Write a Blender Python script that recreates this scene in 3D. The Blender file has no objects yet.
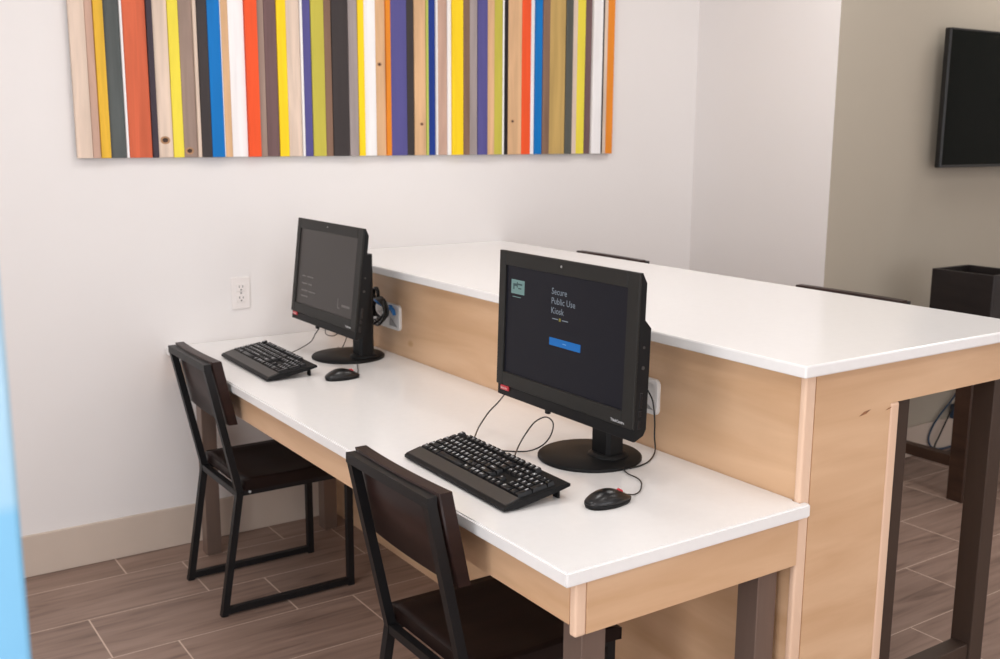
import bpy, bmesh, math, random
from mathutils import Vector, Matrix, noise
random.seed(7)
S = bpy.context.scene
COL = S.collection
PI = math.pi
# ------------------------------------------------------------------ view
S.view_settings.view_transform = 'Standard'
S.view_settings.look = 'None'
S.view_settings.exposure = 0.0
S.view_settings.gamma = 1.0
S.view_settings.use_curve_mapping = False

# ------------------------------------------------------------------ materials
def srgb(r, g, b):
    f = lambda c: (c/255/12.92) if c/255 <= 0.04045 else ((c/255+0.055)/1.055)**2.4
    return (f(r), f(g), f(b), 1)

def nmat(name):
    m = bpy.data.materials.new(name); m.use_nodes = True
    nt = m.node_tree; b = nt.nodes['Principled BSDF']
    return m, nt, b

def N(nt, t, **kw):
    n = nt.nodes.new(t)
    for k, v in kw.items(): setattr(n, k, v)
    return n

def plain(name, col, rough=0.5, metal=0.0, var=0.06, scale=30, bump=0.0, bscale=200, spec=0.5, stretch=(1, 1, 1), coat=0.0):
    """procedural surface: base colour with a little noise in tone and roughness, optional bump"""
    m, nt, b = nmat(name)
    tc = N(nt, 'ShaderNodeTexCoord'); mp = N(nt, 'ShaderNodeMapping'); mp.inputs['Scale'].default_value = stretch
    nt.links.new(tc.outputs['Object'], mp.inputs['Vector'])
    nz = N(nt, 'ShaderNodeTexNoise'); nz.inputs['Scale'].default_value = scale; nz.inputs['Detail'].default_value = 3
    nt.links.new(mp.outputs[0], nz.inputs['Vector'])
    rp = N(nt, 'ShaderNodeValToRGB')
    c = col
    rp.color_ramp.elements[0].position = 0.3; rp.color_ramp.elements[1].position = 0.7
    rp.color_ramp.elements[0].color = (c[0]*(1-var), c[1]*(1-var), c[2]*(1-var), 1)
    rp.color_ramp.elements[1].color = (min(1, c[0]*(1+var)), min(1, c[1]*(1+var)), min(1, c[2]*(1+var)), 1)
    nt.links.new(nz.outputs['Fac'], rp.inputs[0]); nt.links.new(rp.outputs[0], b.inputs['Base Color'])
    b.inputs['Roughness'].default_value = rough; b.inputs['Metallic'].default_value = metal
    b.inputs['Specular IOR Level'].default_value = spec; b.inputs['Coat Weight'].default_value = coat
    if bump:
        n2 = N(nt, 'ShaderNodeTexNoise'); n2.inputs['Scale'].default_value = bscale
        nt.links.new(tc.outputs['Object'], n2.inputs['Vector'])
        bp = N(nt, 'ShaderNodeBump'); bp.inputs['Strength'].default_value = bump; bp.inputs['Distance'].default_value = 0.002
        nt.links.new(n2.outputs['Fac'], bp.inputs['Height']); nt.links.new(bp.outputs[0], b.inputs['Normal'])
    return m

def wood(name, dark, light, stretch, rough=0.4, scale=2.0, fleck=None, spec=0.4):
    m, nt, b = nmat(name)
    tc = N(nt, 'ShaderNodeTexCoord'); mp = N(nt, 'ShaderNodeMapping'); mp.inputs['Scale'].default_value = stretch
    nt.links.new(tc.outputs['Object'], mp.inputs['Vector'])
    nz = N(nt, 'ShaderNodeTexNoise'); nz.inputs['Scale'].default_value = scale; nz.inputs['Detail'].default_value = 6
    nz.inputs['Distortion'].default_value = 0.45
    nt.links.new(mp.outputs[0], nz.inputs['Vector'])
    rp = N(nt, 'ShaderNodeValToRGB')
    rp.color_ramp.elements[0].position = 0.3; rp.color_ramp.elements[0].color = dark
    rp.color_ramp.elements[1].position = 0.68; rp.color_ramp.elements[1].color = light
    nt.links.new(nz.outputs['Fac'], rp.inputs[0])
    out = rp.outputs[0]
    if fleck:
        vz = N(nt, 'ShaderNodeTexNoise'); vz.inputs['Scale'].default_value = 7; vz.inputs['Detail'].default_value = 1
        m2 = N(nt, 'ShaderNodeMapping'); m2.inputs['Scale'].default_value = (1, 1, 1.6)
        nt.links.new(tc.outputs['Object'], m2.inputs['Vector']); nt.links.new(m2.outputs[0], vz.inputs['Vector'])
        r2 = N(nt, 'ShaderNodeValToRGB'); r2.color_ramp.elements[0].position = 0.80; r2.color_ramp.elements[1].position = 0.86
        r2.color_ramp.elements[0].color = (0, 0, 0, 1); r2.color_ramp.elements[1].color = (1, 1, 1, 1)
        nt.links.new(vz.outputs['Fac'], r2.inputs[0])
        mx = N(nt, 'ShaderNodeMix', data_type='RGBA')
        nt.links.new(r2.outputs[0], mx.inputs['Factor']); nt.links.new(out, mx.inputs['A']); mx.inputs['B'].default_value = fleck
        out = mx.outputs['Result']
    nt.links.new(out, b.inputs['Base Color'])
    b.inputs['Roughness'].default_value = rough; b.inputs['Specular IOR Level'].default_value = spec
    bp = N(nt, 'ShaderNodeBump'); bp.inputs['Strength'].default_value = 0.05; bp.inputs['Distance'].default_value = 0.001
    nt.links.new(nz.outputs['Fac'], bp.inputs['Height']); nt.links.new(bp.outputs[0], b.inputs['Normal'])
    return m

def glow(name, col, strength, base=(0.008, 0.008, 0.01, 1), rough=0.25, spec=0.12):
    m, nt, b = nmat(name)
    b.inputs['Base Color'].default_value = base; b.inputs['Roughness'].default_value = rough
    b.inputs['Specular IOR Level'].default_value = spec
    tc = N(nt, 'ShaderNodeTexCoord'); nz = N(nt, 'ShaderNodeTexNoise'); nz.inputs['Scale'].default_value = 3
    nt.links.new(tc.outputs['Object'], nz.inputs['Vector'])
    rp = N(nt, 'ShaderNodeValToRGB')
    rp.color_ramp.elements[0].color = tuple(c*0.93 for c in col[:3])+(1,); rp.color_ramp.elements[1].color = col
    nt.links.new(nz.outputs['Fac'], rp.inputs[0]); nt.links.new(rp.outputs[0], b.inputs['Emission Color'])
    b.inputs['Emission Strength'].default_value = strength
    return m

def floor_mat():
    m, nt, b = nmat('floor_tile')
    L = nt.links.new
    def M(op, a, b_=None, c=None):
        n = N(nt, 'ShaderNodeMath', operation=op)
        for i, v in enumerate((a, b_, c)):
            if v is None: continue
            if isinstance(v, (int, float)): n.inputs[i].default_value = v
            else: L(v, n.inputs[i])
        return n.outputs[0]
    tc = N(nt, 'ShaderNodeTexCoord'); sp = N(nt, 'ShaderNodeSeparateXYZ'); L(tc.outputs['Object'], sp.inputs[0])
    x, y = sp.outputs[0], sp.outputs[1]
    PW, PL = 0.287, 0.57
    v = M('DIVIDE', M('ADD', y, 0.160), PW); row = M('FLOOR', v); fv = M('SUBTRACT', v, row)
    u = M('DIVIDE', M('ADD', M('ADD', x, 0.22), M('MULTIPLY', row, 0.19)), PL); cell = M('FLOOR', u); fu = M('SUBTRACT', u, cell)
    du = M('MULTIPLY', M('MINIMUM', fu, M('SUBTRACT', 1.0, fu)), PL)
    dv = M('MULTIPLY', M('MINIMUM', fv, M('SUBTRACT', 1.0, fv)), PW)
    gm = M('LESS_THAN', M('MINIMUM', M('MULTIPLY', du, 0.75), dv), 0.00165)
    cb = N(nt, 'ShaderNodeCombineXYZ'); L(cell, cb.inputs[0]); L(row, cb.inputs[1])
    wn = N(nt, 'ShaderNodeTexWhiteNoise', noise_dimensions='2D'); L(cb.outputs[0], wn.inputs['Vector'])
    # streaks along the plank
    of = M('MULTIPLY', wn.outputs['Value'], 37.0)
    c2 = N(nt, 'ShaderNodeCombineXYZ'); L(M('MULTIPLY', x, 1.6), c2.inputs[0]); L(M('ADD', M('MULTIPLY', y, 16.0), of), c2.inputs[1]); L(of, c2.inputs[2])
    nz = N(nt, 'ShaderNodeTexNoise'); nz.inputs['Scale'].default_value = 1.6; nz.inputs['Detail'].default_value = 5; nz.inputs['Distortion'].default_value = 0.9
    L(c2.outputs[0], nz.inputs['Vector'])
    rp = N(nt, 'ShaderNodeValToRGB'); e = rp.color_ramp.elements
    e[0].position = 0.28; e[0].color = srgb(112, 92, 82)
    e[1].position = 0.72; e[1].color = srgb(158, 134, 121)
    k = rp.color_ramp.elements.new(0.42); k.color = srgb(138, 115, 103)
    L(nz.outputs['Fac'], rp.inputs[0])
    hv = N(nt, 'ShaderNodeHueSaturation'); L(rp.outputs[0], hv.inputs['Color'])
    L(M('ADD', M('MULTIPLY', wn.outputs['Value'], 0.14), 0.92), hv.inputs['Value'])
    mx = N(nt, 'ShaderNodeMix', data_type='RGBA'); L(gm, mx.inputs['Factor']); L(hv.outputs[0], mx.inputs['A']); mx.inputs['B'].default_value = srgb(206, 184, 168)
    L(mx.outputs['Result'], b.inputs['Base Color'])
    b.inputs['Roughness'].default_value = 0.45; b.inputs['Specular IOR Level'].default_value = 0.35
    bp = N(nt, 'ShaderNodeBump'); bp.inputs['Strength'].default_value = 0.25; bp.inputs['Distance'].default_value = 0.002
    L(M('SUBTRACT', M('MULTIPLY', nz.outputs['Fac'], 0.15), gm), bp.inputs['Height']); L(bp.outputs[0], b.inputs['Normal'])
    return m

M_floor = floor_mat()
M_wall = plain('wall_paint_white', srgb(233, 229, 227), 0.7, var=0.008, scale=2, bump=0.06, bscale=350, spec=0.2)
M_greige = plain('wall_paint_greige', srgb(180, 171, 156), 0.6, var=0.012, scale=2, bump=0.06, bscale=350, spec=0.25)
M_ceil = plain('ceiling_paint', srgb(240, 238, 235), 0.9, var=0.01)
M_base = plain('baseboard_taupe', srgb(202, 186, 172), 0.5, var=0.02, scale=8)
M_quartz = plain('quartz_white', srgb(242, 241, 240), 0.2, var=0.01, scale=60, spec=0.6)
M_maple = wood('maple', srgb(206, 166, 128), srgb(224, 187, 151), (0.9, 0.9, 7), 0.42, 2.2, fleck=srgb(196, 150, 104))
M_fleck = plain('grain_fleck', srgb(150, 100, 68), 0.5, var=0.2, scale=80)
M_edge = wood('maple_edge', srgb(226, 190, 162), srgb(236, 204, 178), (8, 8, 1), 0.4, 2)
M_legm = plain('taupe_metal', srgb(132, 114, 104), 0.38, metal=0.5, var=0.03, scale=60, stretch=(1, 1, 0.1))
M_legd = plain('bronze_metal', srgb(76, 62, 54), 0.4, metal=0.35, var=0.04, scale=60, stretch=(1, 1, 0.1))
M_blackm = plain('black_metal', srgb(19, 19, 21), 0.45, metal=0.0, var=0.08, spec=0.35)
M_espresso = wood('espresso_wood', srgb(34, 21, 19), srgb(50, 32, 28), (3, 2, 14), 0.4, 2.0, spec=0.25)
M_espseat = wood('espresso_seat', srgb(22, 13, 11), srgb(34, 21, 18), (3, 14, 3), 0.42, 2.0, spec=0.2)
M_plastic = plain('black_plastic', srgb(20, 20, 21), 0.5, spec=0.2, var=0.05, scale=80, bump=0.04, bscale=900)
M_bezel = plain('bezel_plastic', srgb(38, 37, 35), 0.45, spec=0.22, var=0.04, scale=80)
M_black = plain('black_gloss', srgb(15, 15, 17), 0.28, var=0.05)
M_key = plain('key_plastic', srgb(20, 20, 22), 0.35, var=0.05, spec=0.35)
M_legend = plain('key_legend', srgb(225, 228, 232), 0.5, var=0.02)
M_palm = plain('palm_rest', srgb(56, 52, 49), 0.45, var=0.04, bump=0.05, bscale=900)
M_red = plain('red_plastic', srgb(196, 52, 62), 0.4, var=0.05)
M_silver = plain('silver_print', srgb(205, 207, 210), 0.35, metal=0.4, var=0.03)
M_white = plain('white_plastic', srgb(238, 236, 234), 0.35, var=0.015)
M_offw = plain('offwhite_plastic', srgb(236, 230, 227), 0.4, var=0.01)
M_slot = plain('slot_dark', srgb(60, 56, 54), 0.6)
M_grey = plain('grey_recess', srgb(150, 148, 148), 0.4, var=0.05)
M_blue = plain('blue_plastic', srgb(42, 110, 176), 0.4, var=0.05)
M_bluedk = plain('blue_cable_sheath', srgb(40, 66, 92), 0.45, var=0.05)
M_scr = glow('screen_dark', srgb(26, 26, 36), 0.42, rough=0.3)
M_scrf = glow('screen_wall_reflection', srgb(76, 69, 65), 0.75, rough=0.3)  # reflection of the bright room painted in as an even grey glow
M_txt = glow('screen_text', srgb(132, 140, 150), 0.95)
M_txtd = glow('screen_text_dim', srgb(104, 97, 93), 0.85)
M_teal = glow('screen_teal', srgb(128, 160, 156), 0.75)
M_teald = glow('screen_teal_dark', srgb(70, 92, 92), 0.75)
M_yel = glow('screen_yellow', srgb(150, 140, 70), 0.7)
M_btn = glow('screen_button_blue', srgb(24, 112, 190), 0.85)
M_btnt = glow('screen_button_text', srgb(120, 175, 220), 0.8)
M_tv = plain('tv_glass', srgb(11, 15, 12), 0.15, var=0.03, spec=0.05)
M_tvb = plain('tv_bezel', srgb(14, 14, 15), 0.3, var=0.05)
M_console = wood('console_wood', srgb(46, 31, 23), srgb(66, 46, 35), (3, 3, 12), 0.4, 2)
M_box = wood('black_box_wood', srgb(24, 20, 20), srgb(34, 28, 27), (2, 2, 12), 0.45, 2)

def board_mat():
    m, nt, b = nmat('pale_blue_print')
    tc = N(nt, 'ShaderNodeTexCoord'); sp = N(nt, 'ShaderNodeSeparateXYZ'); nt.links.new(tc.outputs['Object'], sp.inputs[0])
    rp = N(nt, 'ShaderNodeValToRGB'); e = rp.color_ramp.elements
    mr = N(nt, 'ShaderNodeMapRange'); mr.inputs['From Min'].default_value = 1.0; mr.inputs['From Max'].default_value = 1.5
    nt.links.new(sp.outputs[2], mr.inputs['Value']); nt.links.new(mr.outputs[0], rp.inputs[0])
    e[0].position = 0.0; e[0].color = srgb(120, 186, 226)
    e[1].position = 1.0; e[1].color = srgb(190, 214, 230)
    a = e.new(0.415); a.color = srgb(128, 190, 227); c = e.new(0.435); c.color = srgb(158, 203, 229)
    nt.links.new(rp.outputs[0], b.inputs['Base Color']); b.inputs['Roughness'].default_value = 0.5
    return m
M_board = board_mat()

# ------------------------------------------------------------------ mesh helpers
class MB:
    def __init__(s): s.bm = bmesh.new(); s.mi = 0
    def _tag(s, faces):
        for f in faces: f.material_index = s.mi
    def box(s, x0, x1, y0, y1, z0, z1, bev=0.0, seg=2):
        r = bmesh.ops.create_cube(s.bm, size=1.0); vs = r['verts']
        for v in vs:
            v.co = Vector((x0 if v.co.x < 0 else x1, y0 if v.co.y < 0 else y1, z0 if v.co.z < 0 else z1))
        fs = set(f for v in vs for f in v.link_faces); s._tag(fs)
        if bev:
            es = list(set(e for v in vs for e in v.link_edges))
            r2 = bmesh.ops.bevel(s.bm, geom=es, offset=bev, segments=seg, profile=0.5, affect='EDGES')
            s._tag(r2['faces'])
        return s
    def hexa(s, pts):
        vs = [s.bm.verts.new(p) for p in pts]   # 4 bottom ccw, 4 top ccw
        fs = [s.bm.faces.new([vs[i] for i in q]) for q in ((3, 2, 1, 0), (4, 5, 6, 7), (0, 1, 5, 4), (1, 2, 6, 5), (2, 3, 7, 6), (3, 0, 4, 7))]
        s._tag(fs); return s
    def prism(s, poly, axis, a, b):
        """polygon in the plane normal to axis, extruded from a to b"""
        def P(p, t):
            if axis == 'y': return Vector((p[0], t, p[1]))
            if axis == 'x': return Vector((t, p[0], p[1]))
            return Vector((p[0], p[1], t))
        A = [s.bm.verts.new(P(p, a)) for p in poly]; B = [s.bm.verts.new(P(p, b)) for p in poly]
        n = len(poly); fs = [s.bm.faces.new(A[::-1]), s.bm.faces.new(B)]
        for i in range(n):
            fs.append(s.bm.faces.new((A[i], A[(i+1) % n], B[(i+1) % n], B[i])))
        s._tag(fs); return s
    def tube(s, pts, r, n=8, square=False, up=None):
        pts = [Vector(p) for p in pts]; rings = []
        if square: n = 4
        t0 = (pts[1]-pts[0]).normalized()
        u = Vector(up) if up else (Vector((0, 0, 1)) if abs(t0.z) < 0.9 else Vector((0, 1, 0)))
        u = (u - t0*u.dot(t0)).normalized()
        for i, p in enumerate(pts):
            if i == 0: t = t0; k = 1
            elif i == len(pts)-1: t = (pts[i]-pts[i-1]).normalized(); k = 1
            else:
                a = (pts[i]-pts[i-1]).normalized(); b = (pts[i+1]-pts[i]).normalized()
                t = (a+b).normalized(); k = 1/max(0.5, t.dot(a))
            u = (u - t*u.dot(t)).normalized(); w = t.cross(u)
            ring = []
            for j in range(n):
                an = 2*PI*(j+0.5)/n; rr = r*(1.41421 if square else 1)
                d = u*math.cos(an)*rr + w*math.sin(an)*rr
                ring.append(s.bm.verts.new(p+d))
            rings.append(ring)
        fs = [s.bm.faces.new(rings[0][::-1]), s.bm.faces.new(rings[-1])]
        for a, b in zip(rings, rings[1:]):
            for j in range(n): fs.append(s.bm.faces.new((a[j], a[(j+1) % n], b[(j+1) % n], b[j])))
        if not square:
            for f in fs[2:]: f.smooth = True
        s._tag(fs); return s
    def lathe(s, prof, c=(0, 0, 0), n=48, smooth=True):
        rings = []; c = Vector(c)
        for r, z in prof:
            rings.append([s.bm.verts.new(c+Vector((r*math.cos(2*PI*j/n), r*math.sin(2*PI*j/n), z))) for j in range(n)])
        fs = [s.bm.faces.new(rings[0][::-1]), s.bm.faces.new(rings[-1])]
        for a, b in zip(rings, rings[1:]):
            for j in range(n):
                f = s.bm.faces.new((a[j], a[(j+1) % n], b[(j+1) % n], b[j])); fs.append(f); f.smooth = smooth
        s._tag(fs); return s
    def quad(s, pts):
        f = s.bm.faces.new([s.bm.verts.new(p) for p in pts]); s._tag([f]); return s
    def text(s, body, size, origin, right, up, depth=0.0002, bold=0.0):
        """letters laid on a surface: origin at left baseline, right/up unit vectors"""
        cu = bpy.data.curves.new('t', 'FONT'); cu.body = body; cu.size = size; cu.resolution_u = 2; cu.offset = bold*size
        ob = bpy.data.objects.new('t', cu); COL.objects.link(ob)
        dg = bpy.context.evaluated_depsgraph_get(); dg.update()
        me = bpy.data.meshes.new_from_object(ob.evaluated_get(dg))
        o = Vector(origin); R_ = Vector(right); U_ = Vector(up); nrm = R_.cross(U_)
        vm = [s.bm.verts.new(o + R_*v.co.x + U_*v.co.y + nrm*depth) for v in me.vertices]
        for p in me.polygons:
            try:
                f = s.bm.faces.new([vm[i] for i in p.vertices]); f.material_index = s.mi
            except ValueError: pass
        bpy.data.objects.remove(ob); bpy.data.curves.remove(cu); bpy.data.meshes.remove(me)
        return s
    def build(s, name, mats, parent=None, smooth=None, recalc=True):
        if recalc: bmesh.ops.recalc_face_normals(s.bm, faces=s.bm.faces[:])
        me = bpy.data.meshes.new(name); s.bm.to_mesh(me); s.bm.free()
        for m in (mats if isinstance(mats, (list, tuple)) else [mats]): me.materials.append(m)
        o = bpy.data.objects.new(name, me); COL.objects.link(o)
        if parent: o.parent = parent
        return o

def thing(name, label, cat, loc=(0, 0, 0), rotz=0, group=None):
    o = bpy.data.objects.new(name, None); COL.objects.link(o); o.empty_display_size = 0.1
    o.location = loc; o.rotation_euler = (0, 0, rotz)
    return tag(o, label, cat, group)
def tag(o, label, cat, group=None):
    o['label'] = label; o['category'] = cat
    if group: o['group'] = group
    return o
def struct(o):
    o['kind'] = 'structure'; return o
def spline(pts, k=6):
    """Catmull-Rom through the points"""
    P = [Vector(p) for p in pts]; P = [P[0]*2-P[1]] + P + [P[-1]*2-P[-2]]; out = []
    for i in range(1, len(P)-2):
        for j in range(k):
            t = j/k; a, b, c, d = P[i-1:i+3]
            out.append(0.5*((2*b)+(c-a)*t+(2*a-5*b+4*c-d)*t*t+(3*b-a-3*c+d)*t**3))
    out.append(P[-2]); return out

# ------------------------------------------------------------------ room shell
XL, XR, YF, H = -2.6, 5.0, -6.4, 2.75
PX, PY = 2.52, -0.80          # corner of the wall that steps forward
struct(MB().box(XL, XR, YF, 0.1, -0.1, 0).build('floor', M_floor))
struct(MB().box(XL, XR, YF, 0.1, H, H+0.1).build('ceiling', M_ceil))
struct(MB().box(XL, PX+0.1, 0, 0.1, 0, H).build('wall_back', M_wall))
struct(MB().box(PX, PX+0.1, PY+0.001, 0, 0, H).build('wall_middle', M_wall))
struct(MB().box(PX+0.0005, XR, PY, PY+0.1, 0, H).build('wall_right', M_greige))
struct(MB().box(XL-0.1, XL, YF, 0.1, 0, H).build('wall_left', M_wall))
struct(MB().box(XR, XR+0.1, YF, 0.0, 0, H).build('wall_far_right', M_wall))
# front wall behind the camera with a wide window
WX0, WX1, WZ0, WZ1 = -1.9, 2.6, 0.5, 2.45
fw = MB()
fw.box(XL, WX0, YF-0.1, YF, 0, H); fw.box(WX1, XR, YF-0.1, YF, 0, H)
fw.box(WX0, WX1, YF-0.1, YF, 0, WZ0); fw.box(WX0, WX1, YF-0.1, YF, WZ1, H)
struct(fw.build('wall_front', M_wall))
wf = MB()
for a in (WX0, (WX0+WX1)/2-0.03, WX1-0.06): wf.box(a, a+0.06, YF-0.08, YF-0.02, WZ0, WZ1)
wf.box(WX0, WX1, YF-0.08, YF-0.02, WZ0, WZ0+0.06); wf.box(WX0, WX1, YF-0.08, YF-0.02, WZ1-0.06, WZ1)
struct(wf.build('window_1', M_legd))
HB = 0.146
def bb(name, x0, x1, y0, y1):
    struct(MB().box(x0, x1, y0, y1, 0, HB, 0.003).build(name, M_base))
bb('baseboard_back', XL, PX, -0.012, 0)
bb('baseboard_middle', PX-0.012, PX, PY, -0.012)
bb('baseboard_right', PX-0.012, XR, PY-0.012, PY)
bb('baseboard_left', XL, XL+0.012, YF, -0.012)

# ------------------------------------------------------------------ wall art of coloured boards
art = thing('wall_art', 'long wall panel of multicoloured vertical wood strips hung above the desk', 'wall art', (0, 0, 1.398))
AH = 1.0
MB().box(-0.255, 1.994, -0.012, -0.001, 0.004, AH-0.004).build('backing_board', M_slot, art)
bx = [-0.258, -0.209, -0.183, -0.152, -0.1, -0.092, -0.014, 0.006, 0.057, 0.093, 0.141, 0.154, 0.189, 0.234, 0.239, 0.265, 0.323, 0.368, 0.396, 0.442, 0.478, 0.53, 0.539, 0.573, 0.624, 0.654, 0.719, 0.756, 0.782, 0.833, 0.876, 0.896, 0.966, 0.999, 1.05, 1.061, 1.094, 1.103, 1.148, 1.166, 1.217, 1.247, 1.285, 1.332, 1.365, 1.407, 1.416, 1.437, 1.505, 1.551, 1.572, 1.607, 1.643, 1.727, 1.764, 1.79, 1.839, 1.873, 1.925, 1.936, 1.955, 1.997]
pal = {'pale': ((226, 204, 186), 'pale bare wood'), 'pink': ((203, 168, 150), 'pinkish bare wood'), 'amber': ((232, 184, 60), 'amber yellow painted'), 'slate': ((88, 93, 92), 'slate grey stained'),
       'white': ((242, 240, 240), 'white painted'), 'rust': ((216, 106, 72), 'rust orange stained'), 'plum': ((64, 55, 64), 'dark plum stained'), 'lemon': ((236, 218, 74), 'lemon yellow painted'),
       'taupe': ((160, 138, 126), 'taupe weathered'), 'dark': ((62, 56, 56), 'charcoal painted'), 'blue': ((6, 116, 192), 'bright blue painted'), 'red': ((238, 88, 44), 'orange red painted'),
       'mauve': ((118, 92, 92), 'mauve brown stained'), 'yellow': ((250, 212, 34), 'bright yellow painted'), 'indigo': ((88, 84, 144), 'indigo painted'), 'olive': ((194, 184, 76), 'olive green painted'),
       'brown': ((136, 106, 88), 'mid brown stained'), 'grey': ((166, 154, 152), 'weathered grey'), 'orange': ((228, 138, 42), 'orange painted'), 'wood': ((222, 180, 138), 'warm bare wood'),
       'navy': ((30, 58, 138), 'navy blue painted'), 'lime': ((186, 196, 96), 'lime green painted'), 'ochre': ((196, 164, 100), 'ochre stained'), 'black': ((34, 28, 30), 'black painted'), 'green': ((92, 94, 88), 'grey green stained')}
seq = ['pale', 'pink', 'amber', 'slate', 'white', 'rust', 'plum', 'pale', 'lemon', 'taupe', 'pale', 'dark', 'blue', 'white', 'wood', 'white', 'red', 'taupe', 'mauve', 'yellow', 'pale', 'white', 'indigo', 'olive', 'brown', 'dark',
       'grey', 'yellow', 'white', 'wood', 'orange', 'indigo', 'dark', 'wood', 'lime', 'navy', 'white', 'pink', 'white', 'yellow', 'brown', 'grey', 'indigo', 'wood', 'olive', 'white', 'black', 'wood', 'red', 'white', 'blue', 'brown', 'ochre', 'green', 'pale', 'lemon', 'mauve', 'white', 'black', 'pale', 'orange']
bare = ('pale', 'pink', 'taupe', 'brown', 'grey', 'wood', 'ochre', 'mauve', 'rust', 'slate', 'green', 'amber')
smat = {}
def slat_mat(k):
    if k not in smat:
        c = srgb(*pal[k][0])
        d = 0.80 if k in bare else 0.94
        smat[k] = wood('strip_'+k, (c[0]*d, c[1]*d, c[2]*d, 1), (min(1, c[0]*1.08), min(1, c[1]*1.08), min(1, c[2]*1.08), 1), (22, 22, 1.6), 0.5, 1.6, spec=0.25)
    return smat[k]
M_knot = plain('wood_knot', srgb(60, 38, 26), 0.6, var=0.4, scale=60)
M_knotr = plain('wood_knot_ring', srgb(176, 132, 96), 0.6, var=0.2, scale=60)
for i, k in enumerate(seq):
    d = random.choice((0.022, 0.026, 0.03, 0.034))
    if bx[i+1]-bx[i] < 0.014: d = 0.03
    x0, x1 = bx[i]+0.0005, bx[i+1]-0.0005
    m = MB().box(x0, x1, -d, -0.012, 0, AH, 0.0012, 1)
    mats = [slat_mat(k)]
    knots = {7: (0.03, 0.058, 0.012), 9: (0.112, 0.022, 0.011), 47: (1.46, 0.135, 0.006), 29: (0.85, 0.34, 0.007), 33: (1.03, 0.12, 0.006)}
    if i in knots:
        kx, kz, kr = knots[i]; mats += [M_knotr, M_knot]
        kx = min(max(kx, x0+kr*1.45), x1-kr*1.45)
        for mi, rr, off in ((1, kr*1.4, 0.0003), (2, kr*0.8, 0.0006)):
            m.mi = mi
            f = m.bm.faces.new([m.bm.verts.new((kx+rr*math.cos(a*PI/8), -d-off, kz+rr*0.8*math.sin(a*PI/8))) for a in range(16)]); f.material_index = mi
    o = m.build('strip', mats, art); o['label'] = pal[k][1]+' strip'

# ------------------------------------------------------------------ wall outlet
wo = thing('wall_outlet', 'white duplex wall socket low on the plain wall left of the computers', 'socket', (0.28, 0, 0.909))
MB().box(-0.035, 0.035, -0.006, 0, -0.058, 0.058, 0.003).build('cover_plate', M_offw, wo)
for s in (-1, 1):
    f = MB().box(-0.017, 0.017, -0.0085, -0.005, s*0.02-0.014, s*0.02+0.014, 0.002).build('socket_face', M_offw, wo)
    q = MB()
    for dx in (-0.0065, 0.0065): q.box(dx-0.0012, dx+0.0012, -0.0089, -0.008, s*0.02+0.0, s*0.02+0.008)
    q.box(-0.0025, 0.0025, -0.0089, -0.008, s*0.02-0.010, s*0.02-0.005)
    q.build('slot', M_slot, f)
MB().box(-0.003, 0.003, -0.0075, -0.005, -0.003, 0.003).build('screw', M_grey, wo)

# ------------------------------------------------------------------ desk
DL, DW, DH = 2.316, 0.634, 0.74
desk = thing('desk', 'long low white-topped maple desk with square metal legs against the wall', 'desk')
PNX = 0.628                       # face of the counter's cabinet
m = MB()
m.prism([(0, -0.0005), (0, -DL), (0.6355, -DL), (0.6355, -2.2975), (0.6212, -2.2975), (0.6212, -2.279), (PNX-0.0005, -2.279), (PNX-0.0005, -0.0005)], 'z', DH-0.029, DH)
bmesh.ops.recalc_face_normals(m.bm, faces=m.bm.faces[:])
bmesh.ops.bevel(m.bm, geom=[e for e in m.bm.edges if e.calc_face_angle(0) > 0.5 and e.calc_face_angle_signed(0) > 0], offset=0.0035, segments=2, affect='EDGES')
m.build('desktop', M_quartz, desk)
AZ0, AZ1 = 0.602, DH-0.029
MB().box(0.0345, 0.052, -2.2795, -0.002, AZ0+0.018, AZ1, 0.001, 1).build('apron', M_maple, desk)
MB().box(0.0605, PNX-0.0065, -2.298, -2.280, AZ0, AZ1, 0.001, 1).build('apron', M_maple, desk)
o = MB().box(0.034, 0.060, -2.299, -2.280, AZ0-0.001, AZ1, 0.005, 3).build('corner_trim', M_edge, desk); o['label'] = 'pale rounded corner trim'
for (x, y, lw) in ((0.080, -2.262, 0.057), (0.550, -2.262, 0.057), (0.062, -0.162, 0.052), (0.515, -0.162, 0.052)):
    MB().box(x, x+lw, y, y+lw, 0.0, AZ1, 0.0015, 1).build('leg', M_legm, desk)
for y in (-2.262+0.012, -0.153):
    MB().box(0.138, 0.514, y, y+0.034, AZ1-0.05, AZ1-0.001).build('leg_rail', M_legm, desk)

# ------------------------------------------------------------------ counter
CT, CX0, CX1, CL = 1.0398, 0.580, 1.429, 2.328
ctr = thing('counter', 'tall white-topped maple counter with cabinet base behind the low desk', 'counter')
MB().box(CX0, CX1, -CL, -0.0005, CT-0.026, CT, 0.004, 2).build('countertop', M_quartz, ctr)
ZU = CT-0.026
MB().box(PNX, 0.92, -2.2795, -0.002, 0.0, ZU).build('cabinet', M_maple, ctr)
o = MB().box(PNX-0.006, PNX+0.026, -2.296, -2.280, 0.0, ZU, 0.005, 3).build('corner_trim', M_edge, ctr); o['label'] = 'pale rounded corner trim'
AP = 0.912
o = MB().box(0.906, 0.938, -2.2965, -2.262, 0.0, AP, 0.006, 3).build('corner_trim', M_edge, ctr); o['label'] = 'pale rounded edge trim beside open end'
ep = MB().prism([(PNX+0.0265, 0), (0.9055, 0), (0.9055, AP+0.0005), (CX1-0.012, AP+0.0005), (CX1-0.012, ZU), (PNX+0.0265, ZU)], 'y', -2.2955, -2.280)
ep.mi = 1
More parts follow.
